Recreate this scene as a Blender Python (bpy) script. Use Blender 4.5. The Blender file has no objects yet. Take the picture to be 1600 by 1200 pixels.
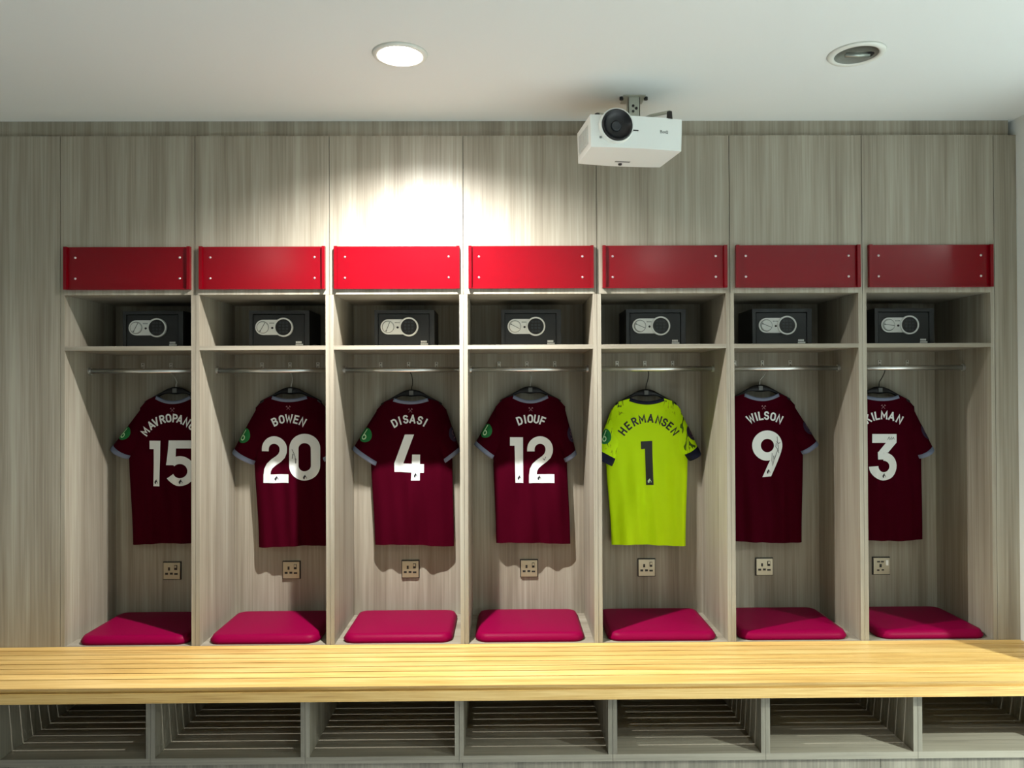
import bpy, bmesh, math, random
from mathutils import Vector, Matrix
random.seed(7)
PI = math.pi
scene = bpy.context.scene
COL = scene.collection

# ------------------------------------------------------------------ camera
P = 0.59                      # pitch of the locker units
CAM = Vector((1.9504, -3.3409, 1.5665)); YAW, PITCH, ROLL, FPX = .0097, .0078, -.0046, 1182.23
_fw = Vector((math.sin(YAW)*math.cos(PITCH), math.cos(YAW)*math.cos(PITCH), math.sin(PITCH)))
_rt = Vector((math.cos(YAW), -math.sin(YAW), 0)); _up = _rt.cross(_fw)
_r2 = _rt*math.cos(ROLL) + _up*math.sin(ROLL); _u2 = _up*math.cos(ROLL) - _rt*math.sin(ROLL)
cam = bpy.data.objects.new('camera', bpy.data.cameras.new('camera')); COL.objects.link(cam)
cam.matrix_world = Matrix((( _r2.x, _u2.x, -_fw.x, CAM.x), (_r2.y, _u2.y, -_fw.y, CAM.y),
                           (_r2.z, _u2.z, -_fw.z, CAM.z), (0, 0, 0, 1)))
cam.data.sensor_width = 36; cam.data.lens = 36*FPX/1600; cam.data.clip_start = .02
scene.camera = cam
def at(u, v, Y):              # the point of the plane y = Y seen at photo position (u, v)
    r = _fw + _r2*((u-800)/FPX) + _u2*((600-v)/FPX)
    return CAM + r*((Y-CAM.y)/r.y)

# ------------------------------------------------------------------ view, world, light levels
vs = scene.view_settings
vs.view_transform = 'Standard'; vs.look = 'None'; vs.gamma = 1; vs.use_curve_mapping = False
vs.exposure = 0.1
try:
    scene.cycles.use_denoising = True
    scene.cycles.max_bounces = 10; scene.cycles.diffuse_bounces = 5; scene.cycles.caustics_reflective = False
    scene.cycles.sample_clamp_indirect = 6
except Exception: pass
world = bpy.data.worlds.new('world'); scene.world = world; world.use_nodes = True
world.node_tree.nodes['Background'].inputs[0].default_value = (.8, .9, .85, 1)
world.node_tree.nodes['Background'].inputs[1].default_value = .05
MAIN_W, ROW_W, SIDE_W = 41, 26, 185
CEIL = 2.764

# ------------------------------------------------------------------ materials
def lin(r, g, b):
    f = lambda c: (c/255/12.92) if c/255 <= .04045 else ((c/255+.055)/1.055)**2.4
    return (f(r), f(g), f(b), 1)
def new_mat(name):
    m = bpy.data.materials.new(name); m.use_nodes = True
    return m, m.node_tree.nodes, m.node_tree.links, m.node_tree.nodes['Principled BSDF']
def plain(name, col, rough=.5, metal=0, spec=.5, bump=0, bscale=300, coat=0, sheen=0):
    m, n, l, b = new_mat(name)
    b.inputs['Base Color'].default_value = col if len(col) == 4 else (*col, 1)
    b.inputs['Roughness'].default_value = rough; b.inputs['Metallic'].default_value = metal
    b.inputs['Specular IOR Level'].default_value = spec
    if coat: b.inputs['Coat Weight'].default_value = coat; b.inputs['Coat Roughness'].default_value = .15
    if sheen: b.inputs['Sheen Weight'].default_value = sheen
    if bump:
        t = n.new('ShaderNodeTexNoise'); t.inputs['Scale'].default_value = bscale; t.inputs['Detail'].default_value = 3
        g = n.new('ShaderNodeNewGeometry'); l.new(g.outputs['Position'], t.inputs['Vector'])
        bp = n.new('ShaderNodeBump'); bp.inputs['Strength'].default_value = bump; bp.inputs['Distance'].default_value = .002
        l.new(t.outputs['Fac'], bp.inputs['Height']); l.new(bp.outputs['Normal'], b.inputs['Normal'])
    return m
def ramp(n, stops):
    r = n.new('ShaderNodeValToRGB'); e = r.color_ramp.elements
    e[0].position, e[0].color = stops[0]; e[1].position, e[1].color = stops[-1]
    for p, c in stops[1:-1]:
        q = e.new(p); q.color = c
    return r
def grain(name, dark, mid, light, across, along, axis, rough=.5, fine=.35, rnd=False, coat=0):
    """wood figure running along one world axis"""
    m, n, l, b = new_mat(name)
    g = n.new('ShaderNodeNewGeometry'); src = g.outputs['Position']
    if rnd:
        oi = n.new('ShaderNodeObjectInfo'); ml = n.new('ShaderNodeVectorMath'); ml.operation = 'SCALE'
        ml.inputs[0].default_value = (31, 17, 53); l.new(oi.outputs['Random'], ml.inputs['Scale'])
        ad = n.new('ShaderNodeVectorMath'); ad.operation = 'ADD'
        l.new(src, ad.inputs[0]); l.new(ml.outputs[0], ad.inputs[1]); src = ad.outputs[0]
    def noise(ac, al, detail, rgh=.5):
        mp = n.new('ShaderNodeMapping'); s = [ac]*3; s['xyz'.index(axis)] = al
        mp.inputs['Scale'].default_value = s; l.new(src, mp.inputs['Vector'])
        t = n.new('ShaderNodeTexNoise'); t.inputs['Scale'].default_value = 1
        t.inputs['Detail'].default_value = detail; t.inputs['Roughness'].default_value = rgh
        l.new(mp.outputs[0], t.inputs['Vector']); return t
    a = noise(across, along, 4, .62); f = noise(across*9, along*5, 3)
    mx = n.new('ShaderNodeMix'); mx.data_type = 'FLOAT'; mx.inputs['Factor'].default_value = fine
    l.new(a.outputs['Fac'], mx.inputs[2]); l.new(f.outputs['Fac'], mx.inputs[3])
    r = ramp(n, [(.37, dark), (.5, mid), (.63, light)]); l.new(mx.outputs[0], r.inputs['Fac'])
    out = r.outputs['Color']
    if rnd:
        hs = n.new('ShaderNodeHueSaturation'); mr = n.new('ShaderNodeMapRange')
        mr.inputs['To Min'].default_value = .86; mr.inputs['To Max'].default_value = 1.1
        l.new(oi.outputs['Random'], mr.inputs['Value']); l.new(mr.outputs[0], hs.inputs['Value'])
        l.new(out, hs.inputs['Color']); out = hs.outputs['Color']
    l.new(out, b.inputs['Base Color']); b.inputs['Roughness'].default_value = rough
    bp = n.new('ShaderNodeBump'); bp.inputs['Strength'].default_value = .12; bp.inputs['Distance'].default_value = .001
    l.new(f.outputs['Fac'], bp.inputs['Height']); l.new(bp.outputs['Normal'], b.inputs['Normal'])
    if coat: b.inputs['Coat Weight'].default_value = coat; b.inputs['Coat Roughness'].default_value = .25
    return m
M = {}
M['lam'] = grain('laminate', lin(128,119,103), lin(148,140,124), lin(166,160,144), 13, .45, 'z', .48)
M['lam_x'] = grain('laminate_flat', lin(122,114,99), lin(142,134,118), lin(158,151,136), 13, .45, 'x', .48)
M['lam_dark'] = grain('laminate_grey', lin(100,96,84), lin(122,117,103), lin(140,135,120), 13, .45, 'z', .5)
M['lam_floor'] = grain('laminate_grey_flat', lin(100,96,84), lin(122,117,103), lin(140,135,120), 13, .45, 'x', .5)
M['bench'] = grain('bench_timber', lin(176,136,72), lin(205,168,98), lin(222,190,124), 22, .9, 'x', .38, .45, True, .1)
M['ceiling'] = plain('ceiling_paint', lin(224,228,226), .9, bump=.05, bscale=60)
M['wall'] = plain('wall_paint', lin(222,225,222), .85, bump=.05, bscale=60)
M['floor'] = plain('floor_vinyl', lin(156,160,163), .5)
M['red'] = plain('red_acrylic', (.17, .0006, .005), .19, spec=.32)
M['vinyl'] = plain('cushion_vinyl', (.185, .0002, .031), .44, spec=.05, bump=.05, bscale=500)
M['claret'] = plain('claret_fabric', (.044, .0002, .0055), .85, spec=.03, bump=.12, bscale=900)
M['trim'] = plain('grey_blue_trim', lin(122,130,152), .8, spec=.2)
M['print'] = plain('white_print', lin(238,241,238), .55, bump=.05, bscale=200)
M['ink'] = plain('dark_ink', lin(40,44,46), .6)
M['emblem'] = plain('emblem_print', lin(28,26,34), .6)
M['crest'] = plain('crest_print', lin(150,108,112), .7)
M['green'] = plain('green_badge', lin(0,112,48), .6)
M['badge_w'] = plain('badge_white', lin(205,235,190), .6)
M['patch'] = plain('dark_badge', lin(38,26,52), .6)
M['navy'] = plain('navy_fabric', lin(26,28,52), .8, spec=.2)
M['blackprint'] = plain('black_print', lin(24,24,26), .6)
M['hanger'] = plain('hanger_plastic', lin(20,20,22), .42, spec=.3)
M['hook_dark'] = plain('hook_wire_dark', lin(60,58,50), .35, .8)
M['chrome'] = plain('chrome', lin(222,223,221), .30, 1)
M['hookmetal'] = plain('hook_metal', lin(214,210,200), .35, .35)
M['vent'] = plain('vent_grey', lin(205,209,205), .5)
M['steel'] = plain('brushed_steel', lin(176,170,152), .36, .9)
M['dark'] = plain('dark_plastic', lin(20,19,18), .5)
M['safe'] = plain('safe_paint', lin(38,40,41), .5, bump=.1, bscale=700)
M['safe_in'] = plain('safe_door_paint', lin(30,32,33), .55, bump=.15, bscale=700)
M['lock'] = plain('lock_plate', lin(232,234,230), .35)
M['key'] = plain('key_rubber', lin(46,50,54), .5)
M['proj'] = plain('projector_case', lin(232,236,232), .42)
M['lens'] = plain('lens_glass', lin(8,9,14), .06, spec=.8, coat=.6)
M['barrel'] = plain('lens_barrel', lin(14,15,20), .35)
M['greyprint'] = plain('grey_print', lin(120,124,122), .6)
M['badgegrey'] = plain('badge_grey', lin(98,100,99), .5)
M['bracket'] = plain('bracket_steel', lin(188,190,178), .45, .5)
M['reflector'] = plain('reflector_metal', lin(170,172,166), .2, 1)
M['bulb'] = plain('bulb_glass', lin(150,156,148), .12, .6)
M['whiterim'] = plain('lamp_rim', lin(222,224,216), .5)
def lamp_mat(name, col, s):
    m, n, l, b = new_mat(name); b.inputs['Emission Color'].default_value = (*col, 1)
    b.inputs['Emission Strength'].default_value = s; b.inputs['Base Color'].default_value = (1, 1, 1, 1); return m
M['glow'] = lamp_mat('lamp_glow', (1, .96, .88), 110)
def neon(name, everywhere):
    m, n, l, b = new_mat(name)
    tc = n.new('ShaderNodeTexCoord'); mp = n.new('ShaderNodeMapping'); mp.inputs['Scale'].default_value = (34, 34, 9)
    mp.inputs['Rotation'].default_value = (0, .5, 0); l.new(tc.outputs['Object'], mp.inputs['Vector'])
    t = n.new('ShaderNodeTexNoise'); t.inputs['Scale'].default_value = 1; t.inputs['Detail'].default_value = 5
    t.inputs['Distortion'].default_value = 1.6; l.new(mp.outputs[0], t.inputs['Vector'])
    r = ramp(n, [(.57, (0,0,0,1)), (.63, (1,1,1,1))]); l.new(t.outputs['Fac'], r.inputs['Fac'])
    fac = r.outputs['Color']
    if not everywhere:                        # the print sits on the shoulders only
        sp = n.new('ShaderNodeSeparateXYZ'); l.new(tc.outputs['Object'], sp.inputs[0])
        ab = n.new('ShaderNodeMath'); ab.operation = 'ABSOLUTE'; l.new(sp.outputs['X'], ab.inputs[0])
        mr = n.new('ShaderNodeMath'); mr.operation = 'MULTIPLY_ADD'; mr.inputs[1].default_value = .55
        l.new(ab.outputs[0], mr.inputs[0]); l.new(sp.outputs['Z'], mr.inputs[2])
        st = n.new('ShaderNodeMapRange'); st.inputs['From Min'].default_value = .0; st.inputs['From Max'].default_value = .02
        sub = n.new('ShaderNodeMath'); sub.operation = 'SUBTRACT'; sub.inputs[1].default_value = .705
        l.new(mr.outputs[0], sub.inputs[0]); l.new(sub.outputs[0], st.inputs['Value'])
        mm = n.new('ShaderNodeMath'); mm.operation = 'MULTIPLY'; l.new(fac, mm.inputs[0]); l.new(st.outputs[0], mm.inputs[1]); fac = mm.outputs[0]
    mx = n.new('ShaderNodeMix'); mx.data_type = 'RGBA'
    mx.inputs[6].default_value = (.60, .92, .001, 1); mx.inputs[7].default_value = (.05, .12, .006, 1)
    l.new(fac, mx.inputs[0]); l.new(mx.outputs[2], b.inputs['Base Color'])
    b.inputs['Roughness'].default_value = .7; b.inputs['Specular IOR Level'].default_value = .2
    return m
M['neon'] = neon('neon_fabric', False); M['neon_print'] = neon('neon_printed_fabric', True)

# ------------------------------------------------------------------ object helpers
def tag(o, label=None, cat=None, group=None, kind=None):
    for k, v in (('label', label), ('category', cat), ('group', group), ('kind', kind)):
        if v: o[k] = v
    return o
def empty(name, loc, rotz=0):
    o = bpy.data.objects.new(name, None); COL.objects.link(o); o.location = loc; o.rotation_euler.z = rotz
    o.empty_display_size = .05; return o
ORG = {}
def obj(name, bm, mat, parent=None, smooth=False, off=None, bevel=0, seg=1, normals=True):
    """link a bmesh as one object; its vertices are given about the root's origin"""
    if bevel:
        es = [e for e in bm.edges if len(e.link_faces) == 2 and e.calc_face_angle(0) > .6]
        bmesh.ops.bevel(bm, geom=es, offset=bevel, segments=seg, profile=.5, affect='EDGES', clamp_overlap=True)
    if normals: bmesh.ops.recalc_face_normals(bm, faces=bm.faces)
    if off: bmesh.ops.translate(bm, verts=bm.verts, vec=-Vector(off))
    me = bpy.data.meshes.new(name); bm.to_mesh(me); bm.free()
    me.materials.append(M[mat])
    if smooth:
        for p in me.polygons: p.use_smooth = True
    o = bpy.data.objects.new(name, me); COL.objects.link(o)
    if parent: o.parent = parent
    return o
def box(bm, x0, x1, y0, y1, z0, z1):
    v = [bm.verts.new((x, y, z)) for z in (z0, z1) for y in (y0, y1) for x in (x0, x1)]
    for f in ((0,1,3,2), (4,6,7,5), (0,4,5,1), (1,5,7,3), (3,7,6,2), (2,6,4,0)):
        bm.faces.new([v[i] for i in f])
    return bm
def B(*a):
    bm = bmesh.new()
    for q in (a if isinstance(a[0], tuple) else (a,)): box(bm, *q)
    return bm
def cyl(bm, c, ax, r0, r1, h, n=24, caps=True):
    """a round bar from c along the axis ax ('x','y','z'), r0 to r1 over h"""
    rings = []
    for r, t in ((r0, 0), (r1, h)):
        ring = []
        for i in range(n):
            a = 2*PI*i/n; p = {'x': (t, r*math.cos(a), r*math.sin(a)), 'y': (r*math.cos(a), t, r*math.sin(a)),
                               'z': (r*math.cos(a), r*math.sin(a), t)}[ax]
            ring.append(bm.verts.new(Vector(c)+Vector(p)))
        rings.append(ring)
    for i in range(n): bm.faces.new((rings[0][i], rings[0][(i+1) % n], rings[1][(i+1) % n], rings[1][i]))
    if caps: bm.faces.new(rings[0]); bm.faces.new(rings[1])
    return bm
def C(*a, **k): return cyl(bmesh.new(), *a, **k)
def lathe(prof, c, ax, n=32):
    """spin a profile of (radius, height) pairs about ax through c"""
    bm = bmesh.new(); rings = []
    for r, t in prof:
        ring = []
        for i in range(n):
            a = 2*PI*i/n; q = (r*math.cos(a), r*math.sin(a))
            p = {'y': (q[0], t, q[1]), 'z': (q[0], q[1], t), 'x': (t, q[0], q[1])}[ax]
            ring.append(bm.verts.new(Vector(c)+Vector(p)))
        rings.append(ring)
    for a, b in zip(rings, rings[1:]):
        for i in range(n): bm.faces.new((a[i], a[(i+1) % n], b[(i+1) % n], b[i]))
    if prof[0][0] > 1e-5: bm.faces.new(rings[0])
    if prof[-1][0] > 1e-5: bm.faces.new(rings[-1])
    bmesh.ops.remove_doubles(bm, verts=bm.verts, dist=1e-6)
    return bm
def tube(bm, pts, r, n=8):
    pts = [Vector(p) for p in pts]; rings = []
    for i, p in enumerate(pts):
        d = (pts[min(i+1, len(pts)-1)] - pts[max(i-1, 0)]).normalized()
        a = d.cross(Vector((0, 1, 0)))
        if a.length < .1: a = d.cross(Vector((1, 0, 0)))
        a.normalize(); b = d.cross(a); rr = r[i] if isinstance(r, (list, tuple)) else r
        rings.append([bm.verts.new(p + a*rr*math.cos(2*PI*k/n) + b*rr*math.sin(2*PI*k/n)) for k in range(n)])
    for s, t in zip(rings, rings[1:]):
        for k in range(n): bm.faces.new((s[k], s[(k+1) % n], t[(k+1) % n], t[k]))
    bm.faces.new(rings[0]); bm.faces.new(rings[-1]); return bm
def copy_tree(o, parent=None):
    c = o.copy(); COL.objects.link(c); c.parent = parent
    if parent: c.matrix_parent_inverse = o.matrix_parent_inverse.copy()
    for ch in list(o.children): copy_tree(ch, c)
    return c
def struct(name, bm, mat, parent=None, bevel=0):
    o = obj(name, bm, mat, parent, bevel=bevel); o['kind'] = 'structure'; return o

# ------------------------------------------------------------------ the room
XL, XR, XR2, YB = -2.4, 4.232, 7.2, -6.2
struct('floor', B(XL-.1, XR2, YB-.1, .5, -.05, 0), 'floor')
cbm = bmesh.new()
LAMPS = [(1.583, -.651, True), (3.214, -.655, False)]
box(cbm, XL-.1, XR2+.1, YB-.1, .56, CEIL, CEIL+.02)
ceiling = struct('ceiling', cbm, 'ceiling')
struct('wall_back', B(XL-.1, XR2, .45, .55, 0, CEIL), 'wall')
struct('wall_left', B(XL-.1, XL, YB, .45, 0, CEIL), 'wall')
struct('wall_right', B(XR, XR2, -.52, .45, 0, CEIL), 'wall')
struct('wall_far_right', B(XR2, XR2+.1, YB, -.52, 0, CEIL), 'wall')
struct('wall_front', B(XL, XR2, YB-.1, YB, 0, CEIL), 'wall')
struct('trim_1', B(XL, 4.212, .02, .44, 2.694, CEIL), 'lam')

# ------------------------------------------------------------------ lockers
T = .018; D = .4467
NUM = ['15', '20', '4', '12', '1', '9', '3']
SHIRT = ['claret shirt 15', 'claret shirt 20', 'claret shirt 4', 'claret shirt 12', 'yellow-green shirt 1', 'claret shirt 9', 'claret shirt 3']
def make_locker():
    o0 = (P/2, .22, .432); r = empty('locker', o0)
    pt = lambda n, bm, m, par=r, **k: obj(n, bm, m, par, off=o0, **k)
    pt('side_panel', B(.0006, T, 0, .44, .432, 1.991), 'lam', bevel=.0008)
    pt('side_panel', B(P-T, P-.0006, 0, .44, .432, 1.991), 'lam', bevel=.0008)
    pt('back_panel', B(T, P-T, D-.008, D, .45, 1.991), 'lam')
    pt('seat_board', B(T, P-T, .002, D-.008, .432, .45), 'lam_x', bevel=.0008)
    pt('shelf', B(T, P-T, .0, D-.008, 1.7475, 1.766), 'lam_x', bevel=.0008)
    pt('cupboard_door', B(.0013, P-.0013, -.001, .018, 1.991, 2.692), 'lam', bevel=.0008)
    pt('cupboard_bottom', B(.0006, P-.0006, .018, .44, 1.991, 2.009), 'lam_x')
    pt('cupboard_top', B(.0006, P-.0006, .018, .44, 2.674, 2.692), 'lam_x')
    rail = pt('hanging_rail', C((T+.004, .2, 1.6625), 'x', .0115, .0115, P-2*T-.008, n=20), 'chrome', smooth=False)
    for p in rail.data.polygons: p.use_smooth = len(p.vertices) == 4
    for x, w in ((T, .009), (P-T-.009, .009)):
        e = C((x, .2, 1.6625), 'x', .0165, .0165, w, n=20); pt('rail_socket', e, 'chrome', rail)
    for dx in (-.139, 0, .139):
        x = .292 + dx; h = pt('coat_hook', B(x-.0078, x+.0078, D-.0115, D-.008, 1.676, 1.708), 'hookmetal', bevel=.0015)
        pt('hook_peg', tube(bmesh.new(), [(x, D-.010, 1.688), (x, D-.026, 1.676), (x, D-.036, 1.666), (x, D-.043, 1.668), (x, D-.045, 1.679)],   .0032), 'hookmetal', h, smooth=True)
        pt('screw', C((x, D-.0125, 1.702), 'y', .003, .003, .001, n=10), 'dark', h)
    return r
proto = make_locker()
WHERE = ['leftmost', 'second from the left', 'third from the left', 'middle', 'fifth from the left', 'second from the right', 'rightmost']
for i in range(7):
    o = proto if i == 0 else copy_tree(proto)
    o.location = (P*(i+.5), .22, .432)
    tag(o, 'open grey wood locker holding the %s' % SHIRT[i], 'locker', 'row of open lockers')

# the tall plain panels closing the row
o = obj('tall_panel', B(XL, -.0012, -.001, .44, .45, 2.692), 'lam', bevel=.0008)
tag(o, 'tall plain grey wood panel left of the locker with shirt 15', 'panel')
o = obj('filler_panel', B(7*P+.0012, XR-.0005, -.001, .44, .45, 2.692), 'lam', bevel=.0008)
tag(o, 'narrow upright grey wood filler strip between last locker and white wall', 'panel')

# ------------------------------------------------------------------ red panels on the cupboard fronts
def make_panel():
    o0 = (P/2, -.001, 2.012); r = empty('red_panel', o0)
    pt = lambda n, bm, m, par=r, **k: obj(n, bm, m, par, off=o0, **k)
    x0, x1, z0, z1 = .0235, .5745, 2.0135, 2.2015
    pt('plate', B(x0, x1, -.008, -.0012, z0, z1), 'red', bevel=.001)
    for a, b in ((x0, x0+.014), (x1-.014, x1)): pt('side_lip', B(a, b, -.021, -.008, z0, z1), 'red', bevel=.003, seg=3)
    pt('bottom_lip', B(x0+.014, x1-.014, -.014, -.008, z0, z0+.007), 'red', bevel=.002, seg=2)
    for x in (.0695, .526):
        for z in (2.0625, 2.1545):
            pt('screw', lathe([(0, -.0125), (.0035, -.012), (.0052, -.0095), (.0054, -.008)], (x, 0, z), 'y', 14), 'chrome', smooth=True)
    return r
proto = make_panel()
for i in range(7):
    o = proto if i == 0 else copy_tree(proto)
    o.location = (P*(i+.5), -.001, 2.012)
    tag(o, 'blank glossy red panel with four screws above the locker of %s' % SHIRT[i], 'panel', 'red panels above the lockers')

# ------------------------------------------------------------------ safes
KNOB = [62, 60, 68, -28, -24, -22, -8]
SAFEX = [.333, .3305, .324, .327, .3225, .3265, .3140]
def make_safe(i):
    o0 = (.305, .30, 1.766); r = empty('safe', o0); yf = .2
    pt = lambda n, bm, m, par=r, **k: obj(n, bm, m, par, off=o0, **k)
    x0, x1, z0, z1 = .166, .446, 1.767, 1.942
    fr = B((x0, x1, yf+.02, .41, z0, z1), (x0, x0+.016, yf, yf+.02, z0, z1), (x1-.022, x1, yf, yf+.02, z0, z1),
           (x0+.016, x1-.022, yf, yf+.02, z1-.016, z1), (x0+.016, x1-.022, yf, yf+.02, z0, z0+.007))
    pt('casing', fr, 'safe')
    door = pt('door', B(x0+.019, x1-.025, yf+.003, yf+.02, z0+.009, z1-.020), 'safe_in', bevel=.001)
    kx, nx, zc = .327, .230, 1.8635
    bm = bmesh.new(); vs_ = []
    for k in range(17):
        a = PI/2 + PI*k/16; vs_.append((nx+.035*math.cos(a), zc+.035*math.sin(a)))
    vs_ += [(kx-.01, zc-.035), (kx-.01, zc+.035)]
    lo = [bm.verts.new((x, yf+.003, z)) for x, z in vs_]; hi = [bm.verts.new((x, yf-.004, z)) for x, z in vs_]
    bm.faces.new(lo); bm.faces.new(hi)
    for k in range(len(lo)): bm.faces.new((lo[k], lo[(k+1) % len(lo)], hi[(k+1) % len(lo)], hi[k]))
    pt('lock_plate', bm, 'lock', bevel=.0015)
    pt('keypad_ring', lathe([(.0375, -.004), (.0375, -.0085), (.039, -.0095), (.0425, -.0095), (.0445, -.0085), (.0445, .003), (.0375, .003)], (kx, yf, zc), 'y', 40), 'lock', smooth=False)
    pad = pt('keypad', C((kx, yf-.006, zc), 'y', .0378, .0378, .009, n=40), 'dark')
    for a in range(3):
        for b in range(4):
            x, z = kx+(a-1)*.0165, zc+(1.5-b)*.0145
            if abs(x-kx) > .01 and b in (0, 3): x = kx+(a-1)*.0145
            pt('key', B(x-.0052, x+.0052, yf-.0082, yf-.006, z-.0045, z+.0045), 'key', pad, bevel=.001)
    kn = pt('knob', lathe([(0, -.0105), (.023, -.0105), (.0255, -.008), (.0265, -.004)], (nx, yf, zc), 'y', 36), 'lock')
    pt('knob_groove', lathe([(.0265, -.0046), (.0285, -.0046), (.0285, -.0040), (.0265, -.0040)], (nx, yf, zc), 'y', 36), 'greyprint', kn)
    bm = B(-.024, .024, -.0115, -.0100, -.0014, .0014); box(bm, -.024, -.017, -.0117, -.0100, -.003, .003)
    bmesh.ops.rotate(bm, verts=bm.verts, matrix=Matrix.Rotation(-math.radians(KNOB[i]), 3, 'Y'))
    bmesh.ops.translate(bm, verts=bm.verts, vec=(nx, yf, zc)); pt('knob_grip', bm, 'greyprint', kn)
    pt('keyhole', C((.2745, yf-.0050, zc-.003), 'y', .0052, .0052, .001, n=16), 'dark')
    bm = bmesh.new()
    for k in range(4): box(bm, .262+k*.0058, .2655+k*.0058, yf-.0043, yf-.0039, zc+.017, zc+.0225)
    pt('plate_marking', bm, 'greyprint')
    bm = bmesh.new()
    for k in range(4): box(bm, .382+k*.0070, .3883+k*.0070, yf+.0022, yf+.003, 1.7895, 1.7985)
    for k in range(7): box(bm, .381+k*.0050, .3853+k*.0050, yf+.0022, yf+.003, 1.7800, 1.7868)
    pt('door_marking', bm, 'lock')
    return r
for i in range(7):
    s = make_safe(i)
    s.location = (P*i + .305 + (SAFEX[i]-.327), .30, 1.766)
    tag(s, 'small black safe with white lock plate on the shelf above the %s' % SHIRT[i], 'safe', 'safes on the locker shelves')

# ------------------------------------------------------------------ cushions
CUSH = [(117, 296), (320, 501), (530, 711), (740, 917), (947, 1126), (1152, 1333), (1367, 1550)]
def make_cushion():
    bm = bmesh.new(); W, Dp, H = .49, .405, .036; nx, ny = 28, 24
    def sq(t): return t
    top = []; 
    for j in range(ny+1):
        row = []
        for k in range(nx+1):
            u = -1+2*k/nx; v = -1+2*j/ny
            u = math.copysign(abs(u)**.75, u); v = math.copysign(abs(v)**.75, v)
            # rounded-corner outline
            rc = .055; x, y = u*W/2, v*Dp/2
            ax, ay = abs(x)-(W/2-rc), abs(y)-(Dp/2-rc)
            if ax > 0 and ay > 0:
                m_ = max(ax, ay); l_ = math.hypot(ax, ay); f = m_/l_
                x = math.copysign(W/2-rc+ax*f, x); y = math.copysign(Dp/2-rc+ay*f, y)
                d = rc-m_
            else: d = min(W/2-abs(x), Dp/2-abs(y))
            t = min(1, d/.028); z = .012 + (H-.012)*math.sqrt(max(0, 1-(1-t)**2)) + .004*(1-(2*x/W)**2)*(1-(2*y/Dp)**2)
            row.append(bm.verts.new((x, y, z)))
        top.append(row)
    for j in range(ny):
        for k in range(nx): bm.faces.new((top[j][k], top[j][k+1], top[j+1][k+1], top[j+1][k]))
    rim = [e for e in bm.edges if len(e.link_faces) == 1]
    g = bmesh.ops.extrude_edge_only(bm, edges=rim)['geom']
    ev = [q for q in g if isinstance(q, bmesh.types.BMVert)]
    for q in ev: q.co.z = .0; q.co.x *= .985; q.co.y *= .985
    bmesh.ops.contextual_create(bm, geom=[e for e in bm.edges if len(e.link_faces) == 1])
    return obj('seat_cushion', bm, 'vinyl', smooth=True)
proto = make_cushion()
for i, (a, b) in enumerate(CUSH):
    o = proto if i == 0 else proto.copy()
    if i: COL.objects.link(o)
    xa, xb = at(a, 1000, .02).x, at(b, 1000, .02).x
    lo, hi = P*i+T+.003+.245, P*(i+1)-T-.003-.245
    o.location = (min(max((xa+xb)/2, lo), hi), .214, .4502)
    tag(o, 'crimson padded seat cushion on the locker seat below the %s' % SHIRT[i], 'cushion', 'crimson locker seat cushions')

# ------------------------------------------------------------------ wall sockets
def make_socket(usb):
    o0 = (0, D-.008, .678); r = empty('power_socket', o0); y1 = D-.008
    pt = lambda n, bm, m, par=r, **k: obj(n, bm, m, par, off=o0, **k)
    z = .678
    pt('back_box_edge', B(-.0445, .0445, y1-.005, y1, z-.0445, z+.0445), 'dark', bevel=.001)
    pt('faceplate', B(-.0405, .0405, y1-.011, y1-.004, z-.0405, z+.0405), 'steel', bevel=.002, seg=2)
    yy = (y1-.0116, y1-.0108)
    if not usb:
        for x, dz, w, h in ((-.013, .010, .0048, .008), (-.025, -.0135, .0072, .0050), (-.0015, -.0130, .0072, .0050)):
            pt('pin_slot', B(x-w, x+w, *yy, z+dz-h, z+dz+h), 'dark')
        sw = pt('switch', B(.0140, .0270, y1-.015, y1-.0108, z+.0050, z+.029), 'dark', bevel=.001)
        pt('switch_rocker', B(.0160, .0250, y1-.0165, y1-.014, z+.016, z+.0275), 'steel', sw, bevel=.001)
        pt('indicator', B(.0125, .0300, *yy, z-.0190, z-.0105), 'dark')
    else:
        for x, dz, w, h in ((-.016, .022, .0075, .0036), (.003, .022, .0075, .0036), (-.006, .002, .0055, .0080), (-.018, -.020, .0060, .0035), (.005, -.019, .0060, .0035)):
            pt('pin_slot', B(x-w, x+w, *yy, z+dz-h, z+dz+h), 'dark')
        pt('switch', B(.0190, .0310, y1-.0155, y1-.0108, z+.0040, z+.030), 'chrome', bevel=.002)
    return r
proto = make_socket(False)
for i in range(7):
    s = proto if i == 0 else (copy_tree(proto) if i < 6 else make_socket(True))
    s.location = (P*i + (.298, .298, .298, .298, .294, .293, .290)[i], D-.008, .678)
    tag(s, 'square metal power socket in the locker back below the %s' % SHIRT[i], 'socket', 'power sockets in the lockers')

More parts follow.
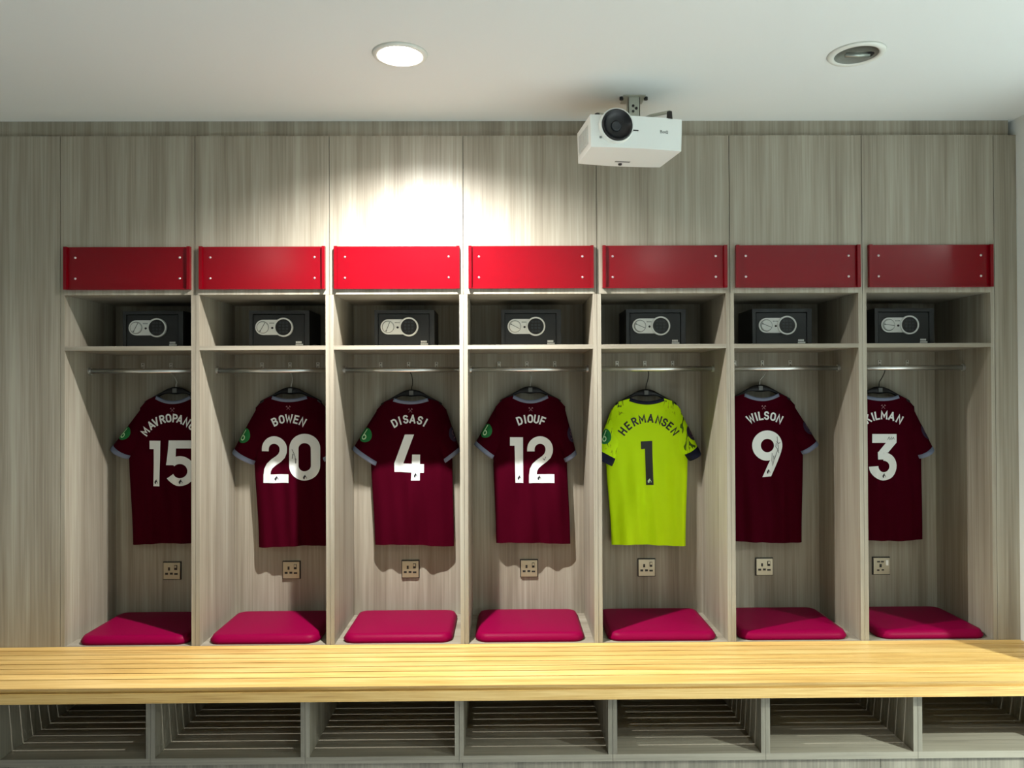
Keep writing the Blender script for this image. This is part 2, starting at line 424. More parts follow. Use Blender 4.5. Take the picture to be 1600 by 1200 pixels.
# ------------------------------------------------------------------ bench and shoe cubbies
o0 = (1.5, -.235, .393); bench = empty('bench', o0)
tag(bench, 'long yellow slatted timber bench running in front of the lockers', 'bench')
GAP = [-.0035, -.053, -.108, -.1615, -.2145, -.2675, -.3225, -.381, -.4715]
for a, b in zip(GAP, GAP[1:]):
    g0 = .0034 if a != GAP[0] else 0; g1 = .0034 if b != GAP[-1] else 0
    bm = B(XL+.01, XR-.003, b+g1, a-g0, .4305, .4505)
    if b == GAP[-1]:
        for v in bm.verts:
            if v.co.y < -.46 and v.co.z < .44: v.co.y += .009
    obj('slat', bm, 'bench', bench, off=o0, bevel=.002, seg=2)
obj('front_rail', B(XL+.01, XR-.003, -.4712, -.44, .3925, .4305), 'bench', bench, off=o0, bevel=.002, seg=2)
def make_cubby():
    o0 = (P/2, 0, .137); r = empty('shoe_cubby', o0)
    pt = lambda n, bm, m, par=r, **k: obj(n, bm, m, par, off=o0, **k)
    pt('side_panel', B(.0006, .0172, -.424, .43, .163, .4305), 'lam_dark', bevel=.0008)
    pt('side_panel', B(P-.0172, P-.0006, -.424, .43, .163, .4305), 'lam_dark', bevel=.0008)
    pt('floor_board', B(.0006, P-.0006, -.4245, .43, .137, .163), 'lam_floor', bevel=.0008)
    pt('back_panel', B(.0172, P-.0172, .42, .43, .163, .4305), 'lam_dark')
    return r
proto = make_cubby()
for i in range(7):
    o = proto if i == 0 else copy_tree(proto)
    o.location = (P*(i+.5), 0, .137)
    tag(o, 'open grey shoe cubby under the bench below the locker of %s' % SHIRT[i], 'cubby', 'shoe cubbies under the bench')
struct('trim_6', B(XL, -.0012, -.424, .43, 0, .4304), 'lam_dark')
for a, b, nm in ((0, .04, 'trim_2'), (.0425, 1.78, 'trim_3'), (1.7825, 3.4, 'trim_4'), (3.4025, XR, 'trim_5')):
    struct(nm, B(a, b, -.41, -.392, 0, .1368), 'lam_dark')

# ------------------------------------------------------------------ ceiling lamps
def make_lamp(lit):
    r = empty('ceiling_downlight', (0, 0, CEIL))
    obj('rim', lathe([(.074, .0), (.074, -.006), (.082, -.009), (.094, -.007), (.099, .0)], (0, 0, 0), 'z', 48), 'whiterim', r, smooth=True)
    if lit:
        obj('lamp_lens', lathe([(0, -.016), (.03, -.0145), (.055, -.010), (.0745, -.001)], (0, 0, 0), 'z', 40), 'glow', r, smooth=True)
    else:
        obj('reflector', lathe([(.074, -.0055), (.068, -.0045), (.045, -.0028), (.0, -.0016)], (0, 0, 0), 'z', 40), 'reflector', r, smooth=True)
        bm = bmesh.new(); cyl(bm, (-.045, -.012, -.009), 'x', .010, .010, .085, n=14)
        obj('bulb', bm, 'bulb', r, smooth=True)
        obj('bulb_socket', B(.030, .054, -.022, .0, -.010, -.003), 'dark', r, bevel=.002)
    return r
def spot(root, watts, size, blend, tilt, col, radius=.035, aim=None):
    l = bpy.data.lights.new('lamp_light', 'SPOT'); l.energy = watts; l.spot_size = math.radians(size); l.spot_blend = blend
    l.shadow_soft_size = radius; l.color = col
    o = bpy.data.objects.new('lamp_light', l); COL.objects.link(o); o.parent = root; o.location = (0, 0, -.03)
    o.rotation_euler = (math.radians(tilt), 0, 0) if aim is None else aim
    return o
a = make_lamp(True); a.location = (1.583, -.651, CEIL)
tag(a, 'glowing round ceiling downlight above the lockers of shirts 4 and 12', 'ceiling light', 'ceiling downlights')
spot(a, MAIN_W*10, 147, 1, 4, (1, .985, .965), .022)
b = make_lamp(False); b.location = (3.214, -.655, CEIL)
tag(b, 'unlit round ceiling downlight with bare reflector, right of the projector', 'ceiling light', 'ceiling downlights')
# the rest of the room's lamps, over and behind the camera
for k, (x, y, w, col) in enumerate(((-.04, -3.3, ROW_W*.10, (.95, .98, 1)), (3.26, -3.3, ROW_W, (.95, .985, .96)), (5.4, -2.5, SIDE_W, (.90, .985, .93)))):
    q = make_lamp(True); q.location = (x, y, CEIL)
    tag(q, ('glowing ceiling downlight behind the camera, over the left of the room', 'glowing ceiling downlight behind the camera, over the middle of the room',
            'glowing ceiling downlight in the side bay beyond the white wall')[k], 'ceiling light', 'ceiling downlights')
    spot(q, w*10, 136, .8, 0, col, .05)

# ------------------------------------------------------------------ lettering
def arc(cx, cy, rx, ry, a0, a1, n):
    return [(cx+rx*math.cos(math.radians(a0+(a1-a0)*k/n)), cy+ry*math.sin(math.radians(a0+(a1-a0)*k/n))) for k in range(n+1)]
GL = {  # strokes on a unit-high cap, y up, with the width of the letter
 'A': (.66, [[(0,0),(.33,1)], [(.33,1),(.66,0)], [(.12,.27),(.54,.27)]]),
 'B': (.54, [[(0,0),(0,1)], [(0,1),(.28,1)]+arc(.28,.77,.24,.23,90,-90,8)+[(0,.54)], [(0,.54),(.28,.54)]+arc(.28,.27,.26,.27,90,-90,8)+[(0,0)]]),
 'D': (.56, [[(0,0),(0,1)], [(0,1),(.22,1)]+arc(.22,.66,.34,.34,90,0,6)+arc(.22,.34,.34,.34,0,-90,6)+[(0,0)]]),
 'E': (.46, [[(0,0),(0,1)], [(0,1),(.46,1)], [(0,.52),(.42,.52)], [(0,0),(.46,0)]]),
 'F': (.46, [[(0,0),(0,1)], [(0,1),(.46,1)], [(0,.50),(.42,.50)]]),
 'H': (.56, [[(0,0),(0,1)], [(.56,0),(.56,1)], [(0,.5),(.56,.5)]]),
 'I': (.0, [[(0,0),(0,1)]]),
 'K': (.56, [[(0,0),(0,1)], [(.0,.40),(.56,1)], [(.2,.58),(.58,0)]]),
 'L': (.44, [[(0,0),(0,1)], [(0,0),(.44,0)]]),
 'M': (.74, [[(0,0),(0,1),(.37,.28),(.74,1),(.74,0)]]),
 'N': (.58, [[(0,0),(0,1),(.58,0),(.58,1)]]),
 'O': (.58, [arc(.29,.70,.29,.30,0,180,10)+arc(.29,.30,.29,.30,180,360,10)+[(.58,.70)]]),
 'P': (.52, [[(0,0),(0,1)], [(0,1),(.26,1)]+arc(.26,.73,.26,.27,90,-90,8)+[(0,.46)]]),
 'R': (.54, [[(0,0),(0,1)], [(0,1),(.27,1)]+arc(.27,.75,.25,.25,90,-90,8)+[(0,.50)], [(.26,.50),(.54,0)]]),
 'S': (.54, [arc(.27,.745,.26,.255,25,180,8)+arc(.27,.745,.26,.235,180,262,4)+arc(.27,.265,.27,.245,82,0,4)+arc(.27,.265,.27,.265,0,-158,8)]),
 'U': (.56, [[(0,1),(0,.29)]+arc(.28,.29,.28,.29,180,360,10)+[(.56,1)]]),
 'V': (.64, [[(0,1),(.32,0)], [(.32,0),(.64,1)]]),
 'W': (.90, [[(0,1),(.23,0),(.45,.85),(.67,0),(.90,1)]]),
 'e': (.42, [[(.02,.33),(.42,.33)]+arc(.21,.32,.21,.32,0,310,12)]),
 'n': (.38, [[(0,0),(0,.66)], [(0,.4)]+arc(.19,.44,.19,.2,180,0,8)+[(.38,0)]]),
 'Q': (.58, [arc(.29,.70,.29,.30,0,180,10)+arc(.29,.30,.29,.30,180,360,10)+[(.58,.70)], [(.36,.22),(.6,-.06)]]),
}
def stroke(path, w, step=3.0, closed=False):
    """quads (four 2-D points each) of a line of width w with mitred joints"""
    pts = [Vector(p) for p in path]; pts = [p for k, p in enumerate(pts) if k == 0 or (p-pts[k-1]).length > 1e-4]; n = len(pts); L, R = [], []
    for i in range(n):
        a = (pts[i]-pts[i-1]).normalized() if i else (pts[1]-pts[0]).normalized()
        b = (pts[i+1]-pts[i]).normalized() if i < n-1 else a
        na, nb = Vector((-a.y, a.x)), Vector((-b.y, b.x)); m_ = na+nb
        if m_.length < .3: m_ = na
        m_.normalize(); k = min(1/max(m_.dot(na), .35), 2.0)
        L.append(pts[i]+m_*w/2*k); R.append(pts[i]-m_*w/2*k)
    return [(L[i], L[i+1], R[i+1], R[i]) for i in range(n-1)]
def emit(bm, quads, fn, step):
    """lay quads on a surface: every sub-divided vertex is carried over by fn"""
    for q in quads:
        q = [Vector(p) for p in q]
        nu = max(1, math.ceil(max((q[1]-q[0]).length, (q[2]-q[3]).length)/step)); nv = max(1, math.ceil(max((q[3]-q[0]).length, (q[2]-q[1]).length)/step))
        g = []
        for j in range(nv+1):
            t = j/nv
            g.append([bm.verts.new(fn((q[0].lerp(q[1], i/nu)).lerp(q[3].lerp(q[2], i/nu), t))) for i in range(nu+1)])
        for j in range(nv):
            for i in range(nu): bm.faces.new((g[j][i], g[j][i+1], g[j+1][i+1], g[j+1][i]))
    return bm
def name_quads(letters, x0, yc, Rr, h, w):
    """cap letters on an arc (photo units): (character, x of its middle) about x0; yc is the middle height at the crown"""
    out = []
    for ch, x in letters:
        a = math.asin(max(-.95, min(.95, (x-x0)/Rr))); cx, cy = x0+Rr*math.sin(a), yc+Rr*(1-math.cos(a))
        gw, st = GL[ch]; ca, sa = math.cos(a), math.sin(a)
        for s in st:
            pp = []
            for px, py in s:
                lx, ly = (px-gw/2)*(h-w), (py-.5)*(h-w)
                pp.append((cx+lx*ca+ly*sa, cy+lx*sa-ly*ca))
            d0 = (Vector(pp[0])-Vector(pp[1])).normalized(); d1 = (Vector(pp[-1])-Vector(pp[-2])).normalized()
            pp[0] = tuple(Vector(pp[0])+d0*w/2); pp[-1] = tuple(Vector(pp[-1])+d1*w/2)
            out += stroke(pp, w)
    return out
def rect(x0, y0, x1, y1): return ((x0, y0), (x1, y0), (x1, y1), (x0, y1))
def sc(quads, ox, oy, k=1/8): return [tuple((ox+Vector(p)[0]*k, oy+Vector(p)[1]*k) for p in q) for q in quads]
# digits, drawn in eighths of a photo unit
D2 = stroke([(591, 842), (591, 815)]+arc(706, 815, 115, 115, 180, 360, 16)+[(819, 850), (800, 898), (760, 938), (700, 980), (650, 1025), (624, 1075), (616, 1140)], 93) + [rect(568, 1130, 885, 1238)]
D0 = stroke(arc(1086, 807, 133, 126, 180, 360, 16)+arc(1086, 1023, 133, 126, 0, 180, 16)+[(953, 800)], 116)
D4 = [((740, 632), (855, 632), (718, 1000), (608, 990)), ((608, 990), (980, 1002), (978, 1108), (610, 1100)), ((832, 882), (932, 882), (928, 1204), (820, 1204))]
D1 = [rect(535, 665, 697, 772), ((592, 770), (697, 770), (700, 1238), (604, 1238))]
D5 = [((830, 706), (1135, 706), (1135, 805), (822, 805)), ((825, 770), (922, 770), (914, 1015), (795, 1015))] + stroke(arc(970, 1088, 142, 138, 152, -135, 24), 98)
D1A = [rect(583, 710, 725, 815), ((638, 812), (725, 812), (722, 1276), (640, 1276))]
D3 = [rect(183, 625, 487, 735), ((355, 733), (487, 733), (375, 858), (252, 858)), rect(252, 850, 325, 943)] + stroke(arc(322, 1030, 122, 123, -90, 180, 22), 103)
D9 = stroke(arc(472, 770, 137, 137, -180, 186, 36), 105) + [((560, 860), (650, 840), (528, 1157), (408, 1163))]
DB1 = [((568, 718), (712, 710), (714, 800), (574, 815)), ((622, 800), (714, 798), (728, 1262), (637, 1264))]
LION = stroke(arc(0, 0, 1.25, 1.6, 100, 330, 10), 2.6) + [((-1.2, -2.6), (.2, -4.4), (1.2, -4.2), (.8, -2.4))] + stroke([(1.2, -2.2), (2.6, 0), (2.4, 1.6)], .7)
# shirts: photo position of collar, hem, body sides, cuffs; lettering
SH = [
 dict(n='15', cx=269, ct=619.3, cb=631, hem=851, wl=(72, 66), wr=(66, 64), cl=((170, 701), (196, 717)), cr=((343, 708), (330, 722)),
      name=(zip('MAVROPANOS', (226.2, 235.6, 243.1, 253.1, 262.8, 273.1, 280.8, 291.5, 300.5, 306.5)), 267, 653.2, 50), dig=[(D1A, 160, 600), (D5, 160, 600)],
      em=[(244.7, 753.5), (282.5, 753.5)], crest=(269, 640.5), dx=0),
 dict(n='20', cx=451, ct=619.3, cb=628, hem=855, wl=(57, 50), wr=(62, 64), cl=((360.6, 707), (393, 726)), cr=((531, 708), (505, 722)),
      name=(zip('BOWEN', (429, 439.6, 451, 462.2, 472.6)), 450.6, 654, 48), dig=[(D2, 340, 600), (D0, 340, 600)], em=[(432, 748.3), (476.3, 746.3)], crest=(450, 637.3), dx=0),
 dict(n='4', cx=641.5, ct=623, cb=631.5, hem=853, wl=(64, 58), wr=(64, 66), cl=((549, 702), (586, 728)), cr=((718, 706), (694.5, 724)),
      name=(zip('DISASI', (616.4, 624.6, 633.7, 644.6, 656, 664.5)), 641, 654.6, 50), dig=[(D4, 540, 600)], em=[(649.3, 743.6)], crest=(641, 641.5), dx=0),
 dict(n='12', cx=829, ct=618, cb=630, hem=850, wl=(59, 55), wr=(57, 62), cl=((740.6, 695), (768, 717)), cr=((901, 711), (884, 723)),
      name=(zip('DIOUF', (811.9, 820.3, 828.5, 838.3, 847.8)), 829.4, 654.2, 50), dig=[(D1, 730, 600), (D2, 755.6, 600)], em=[(811.5, 747.5), (842.5, 747.5)], crest=(829.4, 639.5), dx=0),
 dict(n='1', cx=1011.5, ct=622.5, cb=632, hem=853, wl=(64, 56), wr=(65, 61), cl=((931, 708), (959.5, 723)), cr=((1094, 704), (1075, 716)),
      name=(zip('HERMANSEN', (973.2, 981.4, 991.9, 1003.7, 1016.8, 1029.5, 1038.7, 1046.9, 1055)), 1014, 653.7, 51), dig=[(DB1, 930, 600)], em=[(1014.6, 752)], crest=(1012, 640.5), dx=0),
 dict(n='9', cx=1191.5, ct=615.3, cb=626.5, hem=847, wl=(62, 60), wr=(67, 64), cl=((1119, 706), (1140, 719)), cr=((1281.5, 695), (1257.5, 711)),
      name=(zip('WILSON', (1173.7, 1182, 1189, 1198.2, 1208.6, 1218.6)), 1195.5, 649.3, 50), dig=[(D9, 1140, 600)], em=[(1201.4, 737.8)], crest=(1194, 636.6), dx=0),
 dict(n='3', cx=1380, ct=618.3, cb=626.3, hem=843.5, wl=(62, 60), wr=(65, 66), cl=((1308, 706), (1325, 719)), cr=((1463, 704), (1440.5, 718)),
      name=(zip('KILMAN', (1356.5, 1364.8, 1371.4, 1382.4, 1394.5, 1406.3)), 1381, 648.6, 52), dig=[(D3, 1340, 600)], em=[(1380.5, 744)], crest=(1380.8, 635.6), dx=0),
]
YS = .392; YP = .357            # the hanging plane of the shirts and the plane of their prints
def smooth(t): t = max(0, min(1, t)); return t*t*(3-2*t)
def make_shirt(i, s):
    neon_ = s['n'] == '1'
    c0 = at(s['cx'], s['ct'], YP); cz = c0.z; cx = c0.x; hem = at(s['cx'], s['hem'], YP).z - cz; K = (CAM.y*-1+YP)/FPX
    o0 = Vector((cx, YS, cz+hem)); r = empty('football_shirt', o0)
    fab, trim = ('neon', 'navy') if neon_ else ('claret', 'trim')
    rng = random.Random(i*11+3); ph = [rng.uniform(0, 6.28) for _ in range(6)]
    NC = .083; DIP = (s['cb']-4-s['ct'])*K + .001
    WL, WR = [w*K for w in s['wl']], [w*K for w in s['wr']]
    def half(v, sg):
        a, b = (WL if sg < 0 else WR); sh = .172
        return sh + (a-sh)*smooth(v/.3) + (b-a)*smooth((v-.3)/.7)
    def ztop(x, rear):
        ax = abs(x)
        if ax < NC: return -(DIP if not rear else .070)*(1-(ax/NC)**2)
        return -(ax-NC)*.30 - .030*smooth((ax-.13)/.05)
    def zhem(x): return hem + .006*math.sin(9*x+ph[0]) - .003*(x/.2)**2
    def vof(x, z, rear=False):
        a, b = ztop(x, rear), zhem(x); return (a-z)/(a-b)
    def depth(x, z, rear=False):
        v = max(0, min(1, vof(x, z, rear))); u = min(.999, abs(x)/half(v, -1 if x < 0 else 1))
        d = ztop(x, rear)-z
        e = math.sqrt(max(0, 1-u**2.4)); t = (.034 if not rear else .030)*e*math.sin(PI/2*min(1, max(0, d)/.15+.02))
        if abs(x) < NC*1.6: t = max(t, .030*math.sqrt(max(0, 1-(x/(NC*1.6))**2))*e)
        f = smooth((v-.18)/.5)*e*(.0055*math.sin(46*x+ph[1]+3*v)+.0040*math.sin(83*x+ph[2]-5*v)+.0040*math.sin(21*x+9*v+ph[3]))
        f += .0022*smooth((.5-v)/.4)*e*math.sin(40*(abs(x)*.8+z)+ph[4])
        return t + f
    def front(x, z, lift=0): return Vector((x, -depth(x, z)-lift, z-hem))
    bm = bmesh.new(); NU, NV = 64, 60; sheets = []
    for rear in (False, True):
        g = []
        for j in range(NV+1):
            v = j/NV; row = []
            for k in range(NU+1):
                u = -1+2*k/NU; u = math.copysign(1-(1-abs(u))**1.35, u)
                x = u*half(v, -1 if u < 0 else 1); z = ztop(x, rear)*(1-v)+zhem(x)*v
                y = depth(x, z, rear); row.append(bm.verts.new((x, y if rear else -y, z-hem)))
            g.append(row)
        for j in range(NV):
            for k in range(NU): bm.faces.new((g[j][k], g[j][k+1], g[j+1][k+1], g[j+1][k]))
    bmesh.ops.remove_doubles(bm, verts=bm.verts, dist=.0012)
    obj('body', bm, fab, r, smooth=True)
    # collar: a ribbed band around the neck opening
    bm = bmesh.new(); loop = []; n = 28
    for k in range(n+1):
        x = -NC+2*NC*k/n; loop.append((x, False))
    for k in range(1, n): loop.append((NC-2*NC*k/n, True))
    rings = []
    for x, rear in loop:
        xx = x*.995; zt = ztop(xx, rear)+(.001 if abs(x) < NC else 0); y = depth(xx, zt-.004, rear)+.0022; sg = 1 if rear else -1
        hh = .0135
        sl = 1 if abs(x) < NC*.98 else .4
        rings.append([bm.verts.new((xx*1.0, sg*y, zt+.003-hem)), bm.verts.new((xx*1.02, sg*(y+.0025*sl), zt-.004-hem)), bm.verts.new((xx*1.06, sg*(y+.001), zt-hh-hem)),
                      bm.verts.new((xx*1.03, sg*(y-.004), zt-hh-hem)), bm.verts.new((xx*.97, sg*(y-.004), zt+.001-hem))])
    m_ = len(rings)
    for k in range(m_):
        a, b = rings[k], rings[(k+1) % m_]
        for q in range(5): bm.faces.new((a[q], a[(q+1) % 5], b[(q+1) % 5], b[q]))
    obj('collar', bm, trim, r, smooth=True)
    # sleeves
    for sg, cf in ((-1, s['cl']), (1, s['cr'])):
        A, Bq = [Vector(((u-s['cx'])*K, (s['ct']-v)*K)) for u, v in cf]
        cc = (A+Bq)/2; n1 = (A-Bq); hw1 = n1.length/2; n1.normalize()
        root = Vector((sg*.099, -.113)); n0 = Vector((sg*.74, .67)); hw0 = .093
        ax = (cc-root); Ls = ax.length
        rs = random.Random(i*5+sg); p2 = rs.uniform(0, 6)
        def S(t, th, lift=0):
            nn = (n0.lerp(n1, smooth(t))).normalized(); c = root.lerp(cc, t)
            hi = .040+(hw1-.040)*t; hw = (hw0+(hw1-hw0)*t if math.cos(th) > 0 else hi) + lift; dw = .020+.020*t + lift
            w_ = .0028*math.sin(3*th+9*t+p2)*t
            q = c + nn*(hw*math.cos(th)); return Vector((q.x, -(dw+w_)*math.sin(th)-.006*t+.016*(1-t), q.y-hem))
        bm = bmesh.new(); NT, NA = 22, 40; g = []
        for j in range(NT+1): g.append([bm.verts.new(S(.02+.90*j/NT, 2*PI*k/NA)) for k in range(NA)])
        for j in range(NT):
            for k in range(NA): bm.faces.new((g[j][k], g[j][(k+1) % NA], g[j+1][(k+1) % NA], g[j+1][k]))
        sl = obj('sleeve', bm, 'neon_print' if neon_ else fab, r, smooth=True, normals=True)
        bm = bmesh.new(); g = []
        t1 = 1.0 + (.10 if neon_ else 0)
        prof = ((.905, 0), (.91, .002), ((.91+t1)/2, .0026), (t1, .002), (t1+.004, 0), (t1, -.002), (.93, -.002))
        for t, lf in prof: g.append([bm.verts.new(S(t, 2*PI*k/NA, lf)) for k in range(NA)])
        for a, b in zip(g, g[1:]):
            for k in range(NA): bm.faces.new((a[k], a[(k+1) % NA], b[(k+1) % NA], b[k]))
        obj('cuff', bm, trim, sl, smooth=True)
        # round badge on the outer side of the sleeve
        th0, t0 = math.radians(40 if sg < 0 else 24), .58
        def on(p, lift):   # p in metres about the badge's middle: x across the sleeve, y along it
            hw = .08; a = th0 - sg*(p[0])/(.062); return S(t0 - p[1]/Ls, a, lift)
        bm = bmesh.new()
        R0 = .034
        for k in range(28):
            a0, a1 = 2*PI*k/28, 2*PI*(k+1)/28
            emit(bm, [((R0*.5*math.cos(a0), R0*.5*math.sin(a0)), (R0*.5*math.cos(a1), R0*.5*math.sin(a1)), (R0*math.cos(a1), R0*math.sin(a1)), (R0*math.cos(a0), R0*math.sin(a0)))], lambda p: on(p, .0018), .02)
            emit(bm, [((0, 0), (R0*.5*math.cos(a1), R0*.5*math.sin(a1)), (R0*.5*math.cos(a0), R0*.5*math.sin(a0)), (0, 0.00001))], lambda p: on(p, .0018), .05)
        bmesh.ops.remove_doubles(bm, verts=bm.verts, dist=1e-6)
        pb = obj('sleeve_badge', bm, 'green' if sg < 0 else 'patch', r)
        bm = bmesh.new()
        if sg < 0:
            emit(bm, stroke(arc(.003, -.0105, .0095, .0100, 0, 360, 20), .005) + stroke([(-.0068, -.018), (-.0068, .026)], .005), lambda p: on(p, .0030), .02)
            obj('badge_letter', bm, 'badge_w', pb)
        else:
            emit(bm, stroke(arc(0, .006, .009, .010, 20, 250, 12), .0025) + stroke([(-.012, -.016), (.012, -.016)], .003), lambda p: on(p, .0030), .02)
            obj('badge_motif', bm, 'crest', pb)
    # prints on the back
    def lay(lift):
        def fn(p):
            w = at(p[0], p[1], YP); return front(w.x-cx, w.z-cz, lift)
        return fn
    letters, x0, yc, Rr = s['name']
    obj('name_lettering', emit(bmesh.new(), name_quads(list(letters), x0, yc, Rr, 13.4, 2.5), lay(.0016), 3), 'blackprint' if neon_ else 'print', r)
    dg = []
    for q, ox, oy in s['dig']:
        dg.append(obj('number_digit', emit(bmesh.new(), sc(q, ox, oy), lay(.0016), 3), 'blackprint' if neon_ else 'print', r))
    for (ex, ey), par in zip(s['em'], dg):
        obj('league_emblem', emit(bmesh.new(), [tuple((ex+Vector(p)[0], ey+Vector(p)[1]) for p in q) for q in LION], lay(.0030), 3), 'badge_w' if neon_ else 'emblem', par)
    ex, ey = s['crest']
    cq = stroke([(ex-2.8, ey-2.6), (ex+2.6, ey+3)], .7) + stroke([(ex+2.8, ey-2.6), (ex-2.6, ey+3)], .7) + stroke([(ex-3.4, ey-1.4), (ex-1.6, ey-3.2)], 1.2) + stroke([(ex+3.4, ey-1.4), (ex+1.6, ey-3.2)], 1.2)
    obj('neck_crest', emit(bmesh.new(), cq, lay(.0016), 2), 'neon' if neon_ else 'crest', r)
    sig = {'9': (dg[-1], [[(1214, 682), (1215, 690), (1216.5, 700), (1213, 709), (1210.5, 717)], [(1213, 690), (1217, 693), (1219, 691)], [(1213, 692), (1212, 698), (1216, 703), (1217, 708)], [(1206.5, 708), (1206.5, 720), (1208, 728), (1209.5, 720), (1209, 712), (1211, 718)]]),
           '20': (dg[-1], [[(456, 702), (458.5, 707), (461, 713), (461.5, 724)], [(457, 709), (456.5, 717), (458.5, 710)], [(460.5, 717), (462.5, 717), (462.5, 724)]]),
           '12': (dg[-1], [[(848, 716), (850.5, 719), (853, 714), (851, 719)]]),
           '3': (dg[-1], [[(1386.5, 687), (1388.5, 682.5), (1390, 687), (1392.5, 682.5), (1393, 687), (1395.5, 683), (1397, 686.5)]])}.get(s['n'])
    if sig:
        q = []
        for p in sig[1]: q += stroke(p, .75)
        obj('signature', emit(bmesh.new(), q, lay(.0030), 3), 'ink', sig[0])
    return r
LAB = ['claret short-sleeved football shirt with white number 15 and long arched name', 'claret short-sleeved football shirt with signed white number 20',
       'claret short-sleeved football shirt with white number 4', 'claret short-sleeved football shirt with white number 12',
       'yellow-green football shirt with black number 1 and navy cuffs', 'claret short-sleeved football shirt with signed white number 9',
       'claret short-sleeved football shirt with white number 3 in the rightmost locker']
for i, s in enumerate(SH):
    tag(make_shirt(i, s), LAB[i], 'shirt', 'shirts hanging in the lockers')

# ------------------------------------------------------------------ hangers
def make_hanger(i, s):
    c0 = at(s['cx'], s['ct'], YP); cx, cz = c0.x, c0.z; o0 = (cx, YS, cz)
    r = empty('coat_hanger', o0)
    bm = bmesh.new(); rings = []; n = 36
    for k in range(n+1):
        x = -.150+.300*k/n; ax = abs(x)
        top = .040 - .55*ax*ax/.05 if ax < .05 else .0125 - .5*(ax-.05) - .1*(ax-.05)
        top = .046*math.cos(min(1, ax/.095)*PI/2)**.9 if ax < .06 else .0265 - (ax-.06)*.55
        th = .020*(1-smooth(ax/.07)) + .017
        cy = .006; d = .009 + .004*(1-smooth(ax/.05))
        z1, z0 = top, top-th
        rings.append([bm.verts.new((x, cy+d*math.cos(2*PI*q/10), (z0+z1)/2+(z1-z0)/2*math.copysign(abs(math.sin(2*PI*q/10))**.6, math.sin(2*PI*q/10)))) for q in range(10)])
    for a, b in zip(rings, rings[1:]):
        for q in range(10): bm.faces.new((a[q], a[(q+1) % 10], b[(q+1) % 10], b[q]))
    bm.faces.new(rings[0]); bm.faces.new(rings[-1])
    obj('arm', bm, 'hanger', r, smooth=True)
    # the hook reaches the middle coat hook on the locker back
    hx = P*i + .292 - cx; hy = D-.0385-YS; hz = 1.6665 - cz
    rr = .0135
    pts = [(0, .006, .036), (0.001, .007, .055), (.004, .010, .068)]
    e = Vector((hx+rr, hy-.004, hz-.004)); p0 = Vector(pts[-1])
    for t in (.35, .7): q = p0.lerp(e, t); pts.append((q.x+.004*math.sin(t*PI), q.y, q.z))
    for k in range(0, 12):
        a = math.radians(-25 + 215*k/11); pts.append((hx+rr*math.cos(a), hy, hz-rr+.0060+rr*math.sin(a)))
    obj('hook', tube(bmesh.new(), pts, .0023), 'chrome' if i in (0, 1, 3, 5) else 'hook_dark', r, smooth=True)
    obj('maker_badge', B(-.0098, .0098, -.0105, -.005, .0175, .0390), 'badgegrey', r, bevel=.002, seg=2)
    return r
for i, s in enumerate(SH):
    tag(make_hanger(i, s), 'black plastic coat hanger inside the neck of %s' % SHIRT[i], 'hanger', 'coat hangers holding the shirts')

# ------------------------------------------------------------------ projector on its ceiling mount
PR = CAM + (Vector((2.437, -.385, 2.536)) - CAM)*1.0237; YAWP = math.radians(9)
pr = empty('projector', PR, YAWP)
tag(pr, 'white ceiling projector with big round black lens', 'projector')
def case(W, Dp, H):
    bm = bmesh.new(); n = 24; lo, hi = [], []
    pts = []
    for k in range(n+1):
        x = -W/2+W*k/n; pts.append((x, -Dp/2-.010*(1-(2*x/W)**2)))
    for k in range(n+1):
        x = W/2-(W)*k/n; pts.append((x*.97, Dp/2+.014*(1-(2*x/W)**2)))
    for x, y in pts:
        lo.append(bm.verts.new((x*.985, y*.985, -H/2))); hi.append(bm.verts.new((x, y, H/2)))
    bm.faces.new(lo); bm.faces.new(hi)
    for k in range(len(lo)): bm.faces.new((lo[k], lo[(k+1) % len(lo)], hi[(k+1) % len(lo)], hi[k]))
    return bm
W, Dp, H = .370, .220, .124
obj('case', case(W, Dp, H), 'proj', pr, bevel=.007, seg=3)
lx, lz, ly = -.086, .018, -Dp/2-.0095
obj('lens_hood', lathe([(.067, .05), (.067, -.010), (.0655, -.0165), (.0615, -.018), (.0600, -.014), (.0595, .02)], (lx, ly, lz), 'y', 48), 'proj', pr, smooth=True)
br = obj('lens_barrel', lathe([(.0598, .0), (.0598, -.021), (.0575, -.0235), (.054, -.022), (.051, -.012), (.030, -.004), (.020, -.002)], (lx, ly, lz), 'y', 48), 'barrel', pr, smooth=True)
obj('lens_glass', lathe([(0, -.006), (.010, -.0055), (.021, -.0025)], (lx, ly, lz), 'y', 36), 'lens', br, smooth=True)
obj('lens_ring', lathe([(.0125, -.0060), (.0165, -.0075), (.0210, -.0035)], (lx, ly, lz), 'y', 30), 'key', br, smooth=True)
fy = -Dp/2-.0095
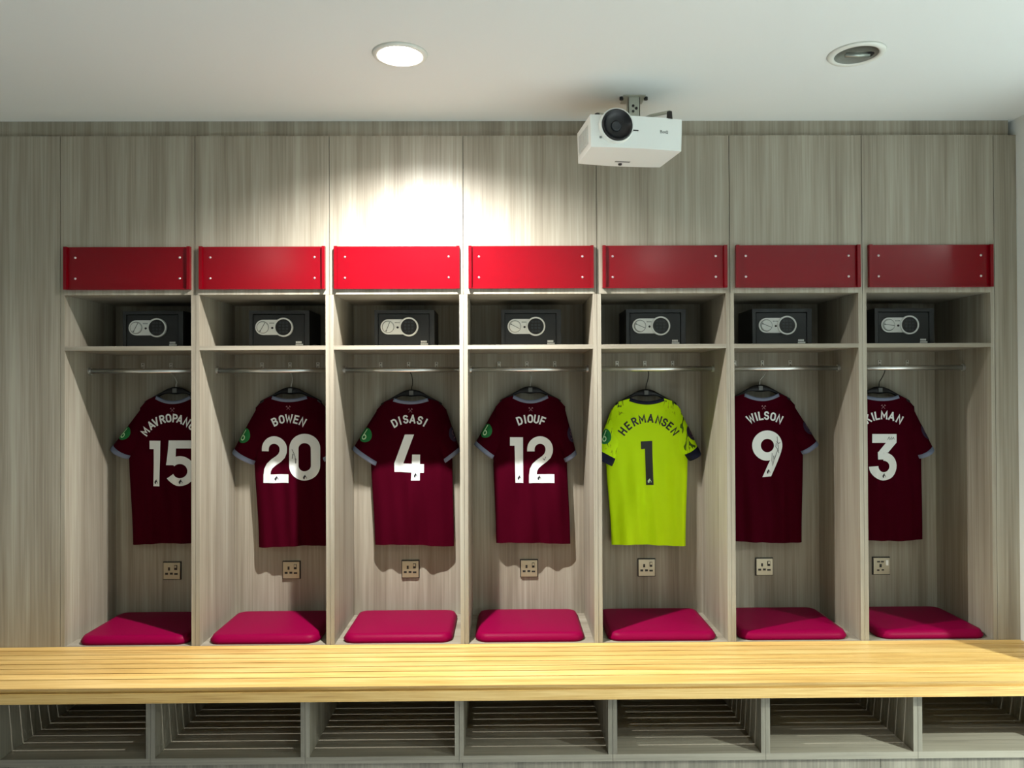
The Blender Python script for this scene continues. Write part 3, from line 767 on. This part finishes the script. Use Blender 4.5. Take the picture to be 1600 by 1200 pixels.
obj('status_slot', B(-.017, .004, fy-.0016, fy+.01, .0045, .0085), 'dark', pr)
obj('infrared_window', B(-.149, -.141, -Dp/2-.0045, -Dp/2+.006, -.0285, -.0205), 'greyprint', pr, bevel=.001)
bm = bmesh.new()
q = []; x = .094
for ch in 'BenQ':
    gw, st = GL[ch]
    for s_ in st: q += stroke([(x+a*.0105, .002+b*.0105) for a, b in s_], .0018)
    x += gw*.0105+.0034
emit(bm, q, lambda p: Vector((p[0], -Dp/2-.010*(1-(2*p[0]/W)**2)-.0006, p[1])), .01)
obj('maker_lettering', bm, 'greyprint', pr)
obj('underside_label', B(-.035, .028, .050, .064, -H/2-.0006, -H/2+.001), 'greyprint', pr)
obj('foot', C((-.005, .085, -H/2-.006), 'z', .007, .009, .007, n=14), 'dark', pr)
bm = bmesh.new()
for k in range(9): box(bm, -W/2-.0004, -W/2+.004, -.07+k*.016, -.062+k*.016, -.036, .034)
obj('side_vent', bm, 'vent', pr)
mo = empty('projector_mount', (2.484, -.235, CEIL))
tag(mo, 'pale metal ceiling bracket with arms holding the projector', 'bracket')
obj('ceiling_plate', B(-.045, .045, -.045, .045, -.004, 0), 'bracket', mo, bevel=.001)
obj('column', B((-.024, .024, -.030, -.027, -.118, -.004), (-.024, -.021, -.030, .02, -.118, -.004), (.021, .024, -.030, .02, -.118, -.004)), 'bracket', mo)
for x, z in ((-.004, -.040), (.009, -.050), (-.004, -.062)): obj('bolt', C((x, -.033, z), 'y', .0055, .0055, .004, n=12), 'dark', mo)
for x in (-.05, .05): obj('wing_bolt', C((x, -.02, -.012), 'z', .008, .008, .012, n=10), 'dark', mo)
zt = (PR.z+H/2) - CEIL
for (ax_, ay_) in ((-.165, -.145), (.115, -.165), (.10, .02), (-.10, .02)):
    L_ = tube(bmesh.new(), [(0, 0, -.105), (ax_*.5, ay_*.5, -.100), (ax_, ay_, zt+.028)], .007, 8)
    obj('arm', L_, 'bracket', mo)
    obj('arm_foot', C((ax_, ay_, zt-.001), 'z', .012, .010, .030, n=14), 'dark', mo)
